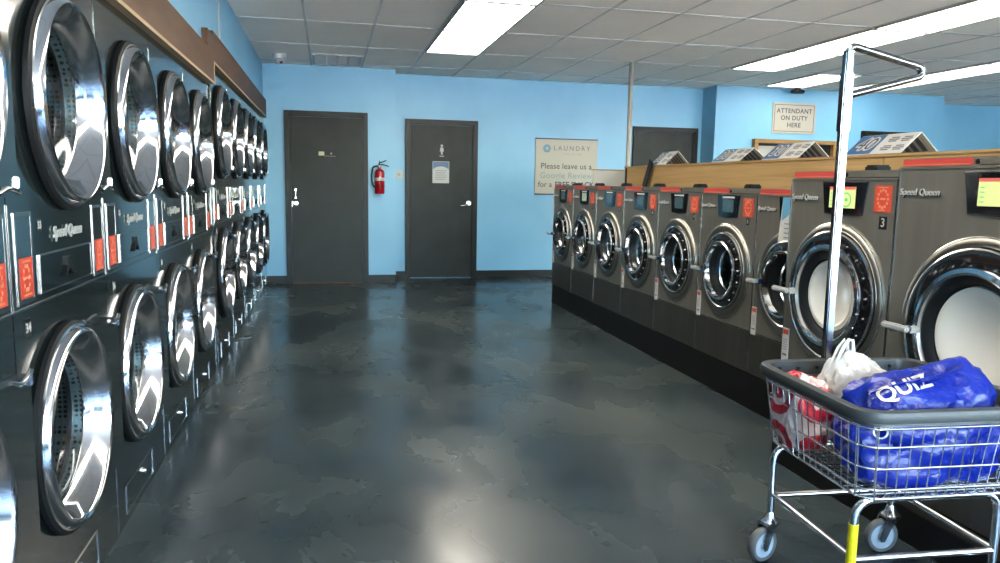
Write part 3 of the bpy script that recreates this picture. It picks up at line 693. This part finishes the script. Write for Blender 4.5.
tent(5.86, .46, '30', 'tent-shaped price sign with large 30, left of the one by the attendant window', h=.110)
tent(7.20, .36, '30', 'farthest tent-shaped price sign, near the support pole', h=.135)
tent(2.86, .50, '40', 'tent-shaped price sign cut by the right edge of the photo')

# ------------------------------------------------------------------ things on the back wall
fe = thing('fire_extinguisher', 'red fire extinguisher hanging between the two dark doors', 'fire extinguisher', (.648, YA-.075, 1.155))
bm = B(); prof = [(0,0),(.056,0),(.062,.008),(.062,.265),(.055,.292),(.035,.312),(.022,.318),(.022,.335),(0,.335)]
tmp = B(); lathe(tmp, prof, 0, 0, 32); merge(bm, tmp, 0, Matrix.Rotation(-PI/2,4,'X')); link('cylinder', bm, M['ext_red'], fe, True)
bm = B(); tmp = B(); lathe(tmp, [(.0625,.165),(.0632,.166),(.0632,.205),(.0625,.206)], 0, 0, 32); merge(bm, tmp, 0, Matrix.Rotation(-PI/2,4,'X')); link('white_band', bm, M['white'], fe, True)
bm = B(); tmp = B(); lathe(tmp, [(.0625,.095),(.065,.096),(.065,.106),(.0625,.107)], 0, 0, 32); merge(bm, tmp, 0, Matrix.Rotation(-PI/2,4,'X')); link('hose_clip', bm, M['black'], fe, True)
bm = B(); box(bm, -.018,.018,-.018,.018,.333,.365,.004); tube(bm, rounded([(-.01,0,.36),(.03,0,.375),(.12,0,.352)],.02), .007); tube(bm, rounded([(-.01,0,.368),(0,0,.39),(.085,0,.425)],.02), .007); tube(bm, [(0,0,.35),(0,0,.42)], .006); link('valve_levers', bm, M['base'], fe, True)
bm = B(); tube(bm, rounded([(-.015,0,.352),(-.085,-.01,.345),(-.105,-.01,.20),(-.085,-.02,.10),(-.06,-.03,.085)],.06), .010); link('hose', bm, M['black'], fe, True)
bm = B(); tmp = B(); lathe(tmp, [(0,.02),(.014,.02),(.014,0)], 0, 0, 20); merge(bm, tmp, 0, Matrix.Translation((0,-.018,.350))); link('gauge', bm, M['white'], fe, True)
bm = B(); box(bm, -.02,.02,.058,.075,.05,.36,.002); link('wall_bracket', bm, M['base'], fe)
sw = thing('light_switch', 'small ivory switch plate between extinguisher and restroom door', 'light switch', (.935, YB, 1.41))
bm = B(); box(bm, -.052,.052,-.008,0,-.058,.058,.003); link('plate', bm, M['switch'], sw)
bm = B(); box(bm, -.018,.018,-.012,-.008,-.018,.018,.002); link('switch_toggle', bm, M['teal'], sw)
# review sign
sg = thing('wall_sign', 'white review sign with a blue round logo on the blue wall', 'sign', (3.285, YB, 1.56))
bm = B(); box(bm, -.455,.455,-.022,-.003,-.39,.39,.003); link('board', bm, M['cream'], sg)
for a in (.376,-.394):
    bm = B(); box(bm, -.457,.457,-.026,-.003,a,a+.016,.002); link('edge_rail', bm, M['navy'], sg)
bm = B(); lathe(bm, [(.055,.022),(.055,.024),(.040,.024),(.040,.022)], -.29, .25, 32)
for k in range(8):
    a = 2*PI*k/8; tmp = B(); box(tmp, -.008,.008,-.024,-.022,.020,.048); merge(bm, tmp, 0, Matrix.Translation((-.29,0,.25)) @ Matrix.Rotation(a,4,'Y'))
link('round_logo', bm, M['logo'], sg)
text('lettering', 'LAUNDRY', .092, front(.075,.0225,.255), M['greylab'], sg, space=1.42)
text('lettering', 'UNLIMITED', .040, front(.095,.0225,.175), M['teal'], sg, space=1.4)
text('lettering', 'Please leave us a', .113, front(0,.0225,.005), M['purple'], sg, space=1.0, bold=.0005)
text('lettering', 'Google Review', .116, front(0,.0225,-.125), M['teal'], sg, space=1.08, bold=.002)
text('lettering', 'for a ', .108, front(-.41,.0225,-.252), M['purple'], sg, bold=.0005, align='LEFT')
text('lettering', 'FREE SNACK', .108, front(-.165,.0225,-.252), M['navy'], sg, bold=.0018, align='LEFT', space=.95)
t = thing('attendant_sign', 'cream sign with dark border reading attendant on duty here', 'sign', (6.584, 9.9, 2.316))
bm = B(); box(bm, -.35,.35,-.012,0,-.218,.218,.003); link('board', bm, M['cream'], t)
bm = B(); frame_rect(bm, -.322,.322,-.19,.19,.007,.012,.0135); link('border_line', bm, M['purple'], t)
for s, z in (('ATTENDANT', .10), ('ON DUTY', 0), ('HERE', -.10)): text('lettering', s, .090, front(0,.0125,z), M['purple'], t, space=1.1, bold=.0015)

# ------------------------------------------------------------------ laundry cart
CX, CY, CR = 1.725, 1.985, math.radians(-4)
cart = thing('laundry_cart', 'chrome wire laundry cart with grey bumper rim and hanging pole', 'laundry cart', (CX, CY, 0), CR)
HX, HY = .295, .305
def rrect(hx, hy, r, z, n=7):
    pts = []
    for cx, cy, a0 in ((hx-r,hy-r,0),(-hx+r,hy-r,PI/2),(-hx+r,-hy+r,PI),(hx-r,-hy+r,3*PI/2)):
        for k in range(n+1):
            a = a0+PI/2*k/n; pts.append((cx+r*math.cos(a), cy+r*math.sin(a), z))
    return pts
# bumper rim: profile swept around
bm = B(); base_ = rrect(HX, HY, .075, 0, 8); inner_prof = [(.0,.672),(.012,.678),(.015,.695),(.010,.708),(-.004,.713),(-.020,.708),(-.024,.690),(-.024,.662),(-.016,.660),(-.006,.664)]
rs = []
for i, (x, y, _) in enumerate(base_):
    a = Vector(base_[i-1][:2]); b = Vector(base_[(i+1) % len(base_)][:2]); tdir = (b-a).normalized(); nrm = Vector((tdir.y, -tdir.x))
    rs.append([bm.verts.new((x+nrm.x*o_, y+nrm.y*o_, z)) for o_, z in inner_prof])
for i in range(len(rs)):
    A, D = rs[i], rs[(i+1) % len(rs)]
    for k in range(len(inner_prof)): bm.faces.new([A[k], A[(k+1) % len(inner_prof)], D[(k+1) % len(inner_prof)], D[k]])
link('bumper_rim', bm, M['bumper'], cart, True)
bm = B()   # punched inner band
for i in range(len(base_)):
    pass
for s in (-1, 1):
    for k in range(7):
        y = -.22+k*.075; tmp = B(); lathe(tmp, [(0,.004),(.006,.004),(.006,0)], 0, 0, 10); merge(bm, tmp, 0, Matrix.Translation((s*(HX-.0245), y, .686)) @ Matrix.Rotation(s*PI/2*-1,4,'Z'))
        x = -.22+k*.07; tmp = B(); lathe(tmp, [(0,.004),(.006,.004),(.006,0)], 0, 0, 10); merge(bm, tmp, 0, Matrix.Translation((x, s*(HY-.0245), .686)) @ (Matrix.Rotation(PI,4,'Z') if s < 0 else Matrix.Identity(4)))
link('rim_rivets', bm, M['black'], cart)
# wire basket
def lev(z): f = (z-.44)/(.68-.44); return .255+.030*f, .265+.030*f
bm = B()
for z, r in ((.655,.0032),(.60,.0032),(.535,.0032),(.47,.0032),(.443,.004)):
    a, b = lev(z); tube(bm, rrect(a, b, .06, z, 5), r, 6, closed=True)
a0, b0 = lev(.443); a1, b1 = lev(.67)
def up(px, py, qx, qy):
    tube(bm, rounded([(px*.86 if abs(px) > abs(py) else px, py*.86 if abs(py) >= abs(px) else py, .443),(px, py, .437),(qx, qy, .67)], .012, 3), .0019, 5)
n_ = 15
for k in range(n_):
    u = -1+2*k/(n_-1); u *= .86
    for s in (-1, 1):
        tube(bm, [(u*a0, s*b0, .440),(u*a1, s*b1, .672)], .0019, 5); tube(bm, [(s*a0, u*b0, .440),(s*a1, u*b1, .672)], .0019, 5)
    tube(bm, [(u*a0, -b0, .440),(u*a0, b0, .440)], .0021, 5); tube(bm, [(-a0, u*b0, .443),(a0, u*b0, .443)], .0021, 5)
for sx in (-1,1):
    for sy in (-1,1):
        for k in (1,3): a = PI/2*k/4; tube(bm, [(sx*(a0-.06+.06*math.cos(a)), sy*(b0-.06+.06*math.sin(a)), .44),(sx*(a1-.06+.06*math.cos(a)), sy*(b1-.06+.06*math.sin(a)), .672)], .0019, 5)
link('wire_basket', bm, M['zinc'], cart, True)
# frame: an upside-down U at each end, lower side rails
FX, FY0, FY1 = .235, -.205, .255
for y in (FY0, FY1):
    bm = B(); tube(bm, rounded([(-FX,y,.155),(-FX,y,.418),(FX,y,.418),(FX,y,.155)], .07, 8), .0125, 14); fr = link('frame_hoop', bm, M['chrome_b'], cart, True)
    bm = B(); tube(bm, [(-FX+.008,y,.235),(FX-.008,y,.235)], .010, 12); link('cross_rail', bm, M['chrome_b'], fr, True)
for s in (-1, 1):
    bm = B(); tube(bm, [(s*(FX-.003),FY0+.008,.240),(s*(FX-.003),FY1-.008,.240)], .010, 12); link('side_rail', bm, M['chrome_b'], cart, True)
bm = B(); tube(bm, [(-FX,FY0,.20),(-FX,FY0,.345)], .0145, 14); link('yellow_tape', bm, M['ytape'], cart, True)
for i, (sx, y, ang) in enumerate(((-1,FY0,3.4),(1,FY0,2.9),(-1,FY1,3.5),(1,FY1,3.1))):
    t0 = Matrix.Translation((sx*FX, y, 0)) @ Matrix.Rotation(ang, 4, 'Z')
    bm = B(); tmp = B(); lathe(tmp, [(0,0),(.030,0),(.032,.010),(.020,.022),(.013,.045),(0,.045)], 0, 0, 24); merge(bm, tmp, 0, t0 @ Matrix.Translation((0,0,.132)) @ Matrix.Rotation(-PI/2,4,'X'))
    tmp = B()
    for s in (-1, 1): prism(tmp, [(-.028,.138),(.026,.138),(.048,.06),(.042,.044),(.026,.044),(.002,.10)], s*.024-.0015, s*.021+.0015)
    box(tmp, -.028,.026,-.024,.024,.134,.140); merge(bm, tmp, 0, t0); ca = link('caster', bm, M['chrome_b'], cart, True)
    W_ = t0 @ Matrix.Translation((.030, 0, .061))
    bm = B(); tmp = B(); lathe(tmp, [(.046,-.014),(.056,-.015),(.061,-.008),(.061,.008),(.056,.015),(.046,.014)], 0, 0, 32, closed=True); merge(bm, tmp, 0, W_); link('tyre', bm, M['tyre'], ca, True)
    bm = B(); tmp = B(); lathe(tmp, [(.0465,.012),(.042,.008),(.016,.008),(.014,.016),(0,.016)], 0, 0, 32); lathe(tmp, [(.0465,-.012),(.042,-.008),(.016,-.008),(.014,-.016),(0,-.016)], 0, 0, 32); merge(bm, tmp, 0, W_); link('wheel_hub', bm, M['hub'], ca, True)
# hanging pole and loop
ci = Matrix.Rotation(-CR, 3, 'Z')
def loc(x, y, z): v = ci @ Vector((x-CX, y-CY, 0)); return (v.x, v.y, z)
PX, PY = 1.718, 2.295
bm = B(); x, y, _ = loc(PX, PY, 0)
box(bm, x-.014,x+.014,y-.014,y+.014,.40,1.775,.004); pol = link('hanging_pole', bm, M['pole_chrome'], cart, True)
bm = B(); tube(bm, rounded([loc(PX,PY,1.66), loc(PX,PY,1.79), loc(2.02,PY+.02,1.735), loc(2.035,PY+.02,1.715), loc(2.02,PY+.02,1.70), loc(PX,PY,1.622)], .03, 8), .0135, 14); link('hanger_loop', bm, M['pole_chrome'], pol, True)
bm = B(); box(bm, x-.017,x+.017,y-.017,y+.017,1.50,1.70,.004); link('pole_sleeve', bm, M['pole_chrome'], pol, True)

# ------------------------------------------------------------------ bags in the cart
def blob(name, m, c, h, seed, amp=.16, fr=2.2, p=2.6, flat=None, peaks=(), parent=None, sub=5, lift=0.):
    bm = B(); bmesh.ops.create_icosphere(bm, subdivisions=sub, radius=1)
    off = Vector((seed*3.1, seed*1.7, seed*.9))
    for v in bm.verts:
        d = v.co.normalized()
        k = (abs(d.x)**p + abs(d.y)**p + abs(d.z)**p)**(-1/p)
        n1 = noise.noise(d*fr+off); n2 = 1-abs(noise.noise(d*fr*2.4+off*2))*2; n3 = 1-abs(noise.noise(Vector((d.x*7, d.y*7, d.z*2.2))+off))*2
        r = k*(1 + amp*n1 + amp*.35*n2 + amp*.22*n3)
        q = d*r
        for pd, ps, pa in peaks:
            a = d.dot(Vector(pd).normalized())
            if a > 0: q += Vector(pd).normalized()*ps*a**pa
        v.co = Vector((q.x*h[0], q.y*h[1], q.z*h[2]))
        if flat is not None and v.co.z < flat: v.co.z = flat + (v.co.z-flat)*.08
    o = link(name, bm, m, parent, True)
    o.location = c
    return o
def ribbon(bm, pts, wids, side, th=.0012, wav=0.):
    """a film strip following pts; side gives the width direction"""
    P = [Vector(p) for p in pts]; S = Vector(side).normalized(); rows = []
    for i, p in enumerate(P):
        t = (P[min(i+1,len(P)-1)]-P[max(i-1,0)]).normalized(); s = (S - t*S.dot(t)).normalized(); nrm = t.cross(s)
        row = []
        for k in range(7):
            u = k/6*2-1; row.append(p + s*(u*wids[i]) + nrm*(wav*math.sin(u*5+i*.4)))
        rows.append(([bm.verts.new(q+nrm*th) for q in row], [bm.verts.new(q-nrm*th) for q in row]))
    for i in range(len(rows)-1):
        for side_ in (0, 1):
            A, D = rows[i][side_], rows[i+1][side_]
            for k in range(6): bm.faces.new([A[k],A[k+1],D[k+1],D[k]])
        for k in (0, 6): bm.faces.new([rows[i][0][k], rows[i+1][0][k], rows[i+1][1][k], rows[i][1][k]])
bz = .448
blue = blob('plastic_bag', M['bag_blue'], (1.735,1.875,.592), (.222,.145,.155), 3, .15, 2.0, 2.8, flat=-.14, peaks=[((.35,-.1,.9),.35,14),((-.9,-.2,-.2),.15,4),((-.3,.1,.9),.12,8)])
tag(blue, 'bulging bright blue plastic bag with white lettering in the cart', 'bag')
ringb = blob('plastic_bag', M['bag_rings'], (1.522,2.14,.575), (.064,.105,.120), 5, .14, 2.4, 2.8, flat=-.12)
tag(ringb, 'white plastic bag printed with red rings at the left of the cart', 'bag')
whb = blob('plastic_bag', M['bag_white'], (1.705,2.13,.61), (.11,.085,.125), 9, .16, 2.4, 2.6, flat=-.12, peaks=[((-.2,-.1,.9),.25,5)])
tag(whb, 'plain white plastic bag with its handles pulled up, behind the blue bag', 'bag')
bm = B(); hb = Vector((-.055,.0,.10))
def arc(h0, h1, w0, top, n=14):
    return [hb+Vector((-w0+ (2*w0)*k/n, .015*math.sin(PI*k/n), top*math.sin(PI*k/n)**.7)) for k in range(n+1)]
ribbon(bm, [(-.075,0,.05),(-.070,.0,.10),(-.060,.0,.145),(-.045,.0,.185),(-.030,0,.205),(-.015,0,.200),(-.010,0,.165),(-.008,0,.12),(.0,0,.08),(.01,0,.04)], [.035,.026,.018,.012,.010,.010,.012,.018,.026,.035], (0.75,.66,0), .0012, .004)
ribbon(bm, [(-.095,.01,.03),(-.080,.012,.08),(-.068,.012,.13),(-.052,.012,.175),(-.038,.01,.20),(-.022,.01,.19),(-.018,.01,.14),(-.012,.01,.08)], [.03,.022,.016,.012,.010,.010,.014,.02], (0.9,.2,0), .0012, .003)
hd = link('bag_handles', bm, M['bag_white'], whb, True)
bm = B(); tube(bm, [(-.018,-.128,.075),(.012,-.135,.072),(.028,-.136,.070)], .006, 8)
wc = blob('white_cloth', M['bag_white'], (1.975,1.95,.52), (.018,.12,.065), 12, .14, 3, 2.8, flat=-.06); bm.free(); tag(wc, 'white cloth showing through the right side of the cart', 'cloth')
# film straps and lettering of the blue bag
bm = B(); ribbon(bm, [(-.185,-.02,.115),(-.13,-.06,.150),(-.06,-.075,.168),(.02,-.07,.182),(.09,-.05,.200)], [.02,.028,.028,.026,.015], (.1,-.6,.5), .0012, .003); link('bag_handles', bm, M['bag_blue'], blue, True)
def on_blob(o, bmt, toward, lift=.003):
    """drape flat lettering on the bag surface by casting rays from `toward`"""
    me = o.data; from mathutils.bvhtree import BVHTree
    tree = BVHTree.FromPolygons([v.co[:] for v in me.vertices], [p.vertices[:] for p in me.polygons])
    bmesh.ops.subdivide_edges(bmt, edges=[e for e in bmt.edges if e.calc_length() > .008], cuts=2)
    for v in bmt.verts:
        hit = tree.ray_cast(v.co - toward*.5, toward)
        if hit[0] is not None: v.co = hit[0] - toward*lift
    return bmt
tw = Vector((.55,.74,-.40)).normalized()
rt = Vector((.80,-.60,.0)); rt = (rt - tw*rt.dot(tw)).normalized(); upv = (-tw).cross(rt).normalized() if True else None
if upv.z < 0: upv = -upv
def text_on(s, size, cx, cz, rot, lift=.004, **k):
    r2 = rt*math.cos(rot)+upv*math.sin(rot); u2 = upv*math.cos(rot)-rt*math.sin(rot); o_ = rt*cx+upv*cz
    m4 = Matrix(((r2.x,u2.x,-tw.x,o_.x),(r2.y,u2.y,-tw.y,o_.y),(r2.z,u2.z,-tw.z,o_.z),(0,0,0,1)))
    return on_blob(blue, text_bm(s, size, m4, ext=0., **k), tw, lift)
for s, size, cx, cz, rot in (('QUIZ', .066, -.055, .085, .55),):
    link('bag_lettering', text_on(s, size, cx, cz, rot, bold=.0015), M['white'], blue, recalc=False)
bm = B(); tmp = B()
for (ax, az, r) in ((-.10,-.020,.026),(-.085,-.003,.016),(-.11,-.052,.020)):
    pts = []
    n = 28
    inner = [rt*(ax+(r-.005)*math.cos(2*PI*k/n))+upv*(az+(r-.005)*math.sin(2*PI*k/n)) for k in range(n)]
    outer = [rt*(ax+r*math.cos(2*PI*k/n))+upv*(az+r*math.sin(2*PI*k/n)) for k in range(n)]
    A = [tmp.verts.new(v) for v in inner]; D = [tmp.verts.new(v) for v in outer]
    for k in range(n): tmp.faces.new([A[k],A[(k+1)%n],D[(k+1)%n],D[k]])
link('bag_emblem', on_blob(blue, tmp, tw, .004), M['white'], blue, recalc=False); bm.free()

# ------------------------------------------------------------------ outside the shop windows
bm = B(); box(bm, -30, 40, -60, YF-.15, -.14, -.02); struct('ground', bm, M['pavement'])

# ------------------------------------------------------------------ light
wd = bpy.data.worlds.new('sky'); bpy.context.scene.world = wd; wd.use_nodes = True
n = wd.node_tree.nodes; l = wd.node_tree.links
sk = n.new('ShaderNodeTexSky'); sk.sky_type = 'NISHITA'; sk.sun_disc = False; sk.sun_elevation = math.radians(48); sk.sun_rotation = math.radians(20)
l.new(sk.outputs[0], n['Background'].inputs['Color']); n['Background'].inputs['Strength'].default_value = 1.25
sun = bpy.data.lights.new('sun', 'SUN'); sun.energy = 24; sun.angle = .01; sun.color = (1,.95,.86)
so = bpy.data.objects.new('sun', sun); C.objects.link(so); so.location = (0,-10,20)
so.rotation_euler = Vector((-.3,-.75,-1.0)).to_track_quat('-Z','Y').to_euler()
for i, (a, b, s) in enumerate(spans):
    pt = bpy.data.lights.new('window_portal', 'AREA'); pt.shape = 'RECTANGLE'; pt.size = b-a; pt.size_y = 2.6-s; pt.cycles.is_portal = True
    po = bpy.data.objects.new('window_portal', pt); C.objects.link(po); po.location = ((a+b)/2, YF-.16, (s+2.6)/2); po.rotation_euler = (PI/2,0,0)

# ------------------------------------------------------------------ camera
f, yaw, pitch, roll, h = 753.2, .2250, -.1288, .0165, 1.3063
fw = Vector((math.sin(yaw)*math.cos(pitch), math.cos(yaw)*math.cos(pitch), math.sin(pitch)))
r = Vector((math.cos(yaw), -math.sin(yaw), 0)); u = r.cross(fw)
r2 = r*math.cos(roll)+u*math.sin(roll); u2 = u*math.cos(roll)-r*math.sin(roll)
cam = bpy.data.cameras.new('camera'); cam.sensor_width = 36; cam.sensor_fit = 'HORIZONTAL'; cam.lens = 36*f/1000; cam.clip_start = .05
co = bpy.data.objects.new('camera', cam); C.objects.link(co)
co.matrix_world = Matrix(((r2.x,u2.x,-fw.x,0),(r2.y,u2.y,-fw.y,0),(r2.z,u2.z,-fw.z,h),(0,0,0,1)))
sc = bpy.context.scene; sc.camera = co
sc.view_settings.view_transform = 'Standard'; sc.view_settings.look = 'None'; sc.view_settings.exposure = 2.5; sc.view_settings.gamma = 1
sc.view_settings.use_curve_mapping = False
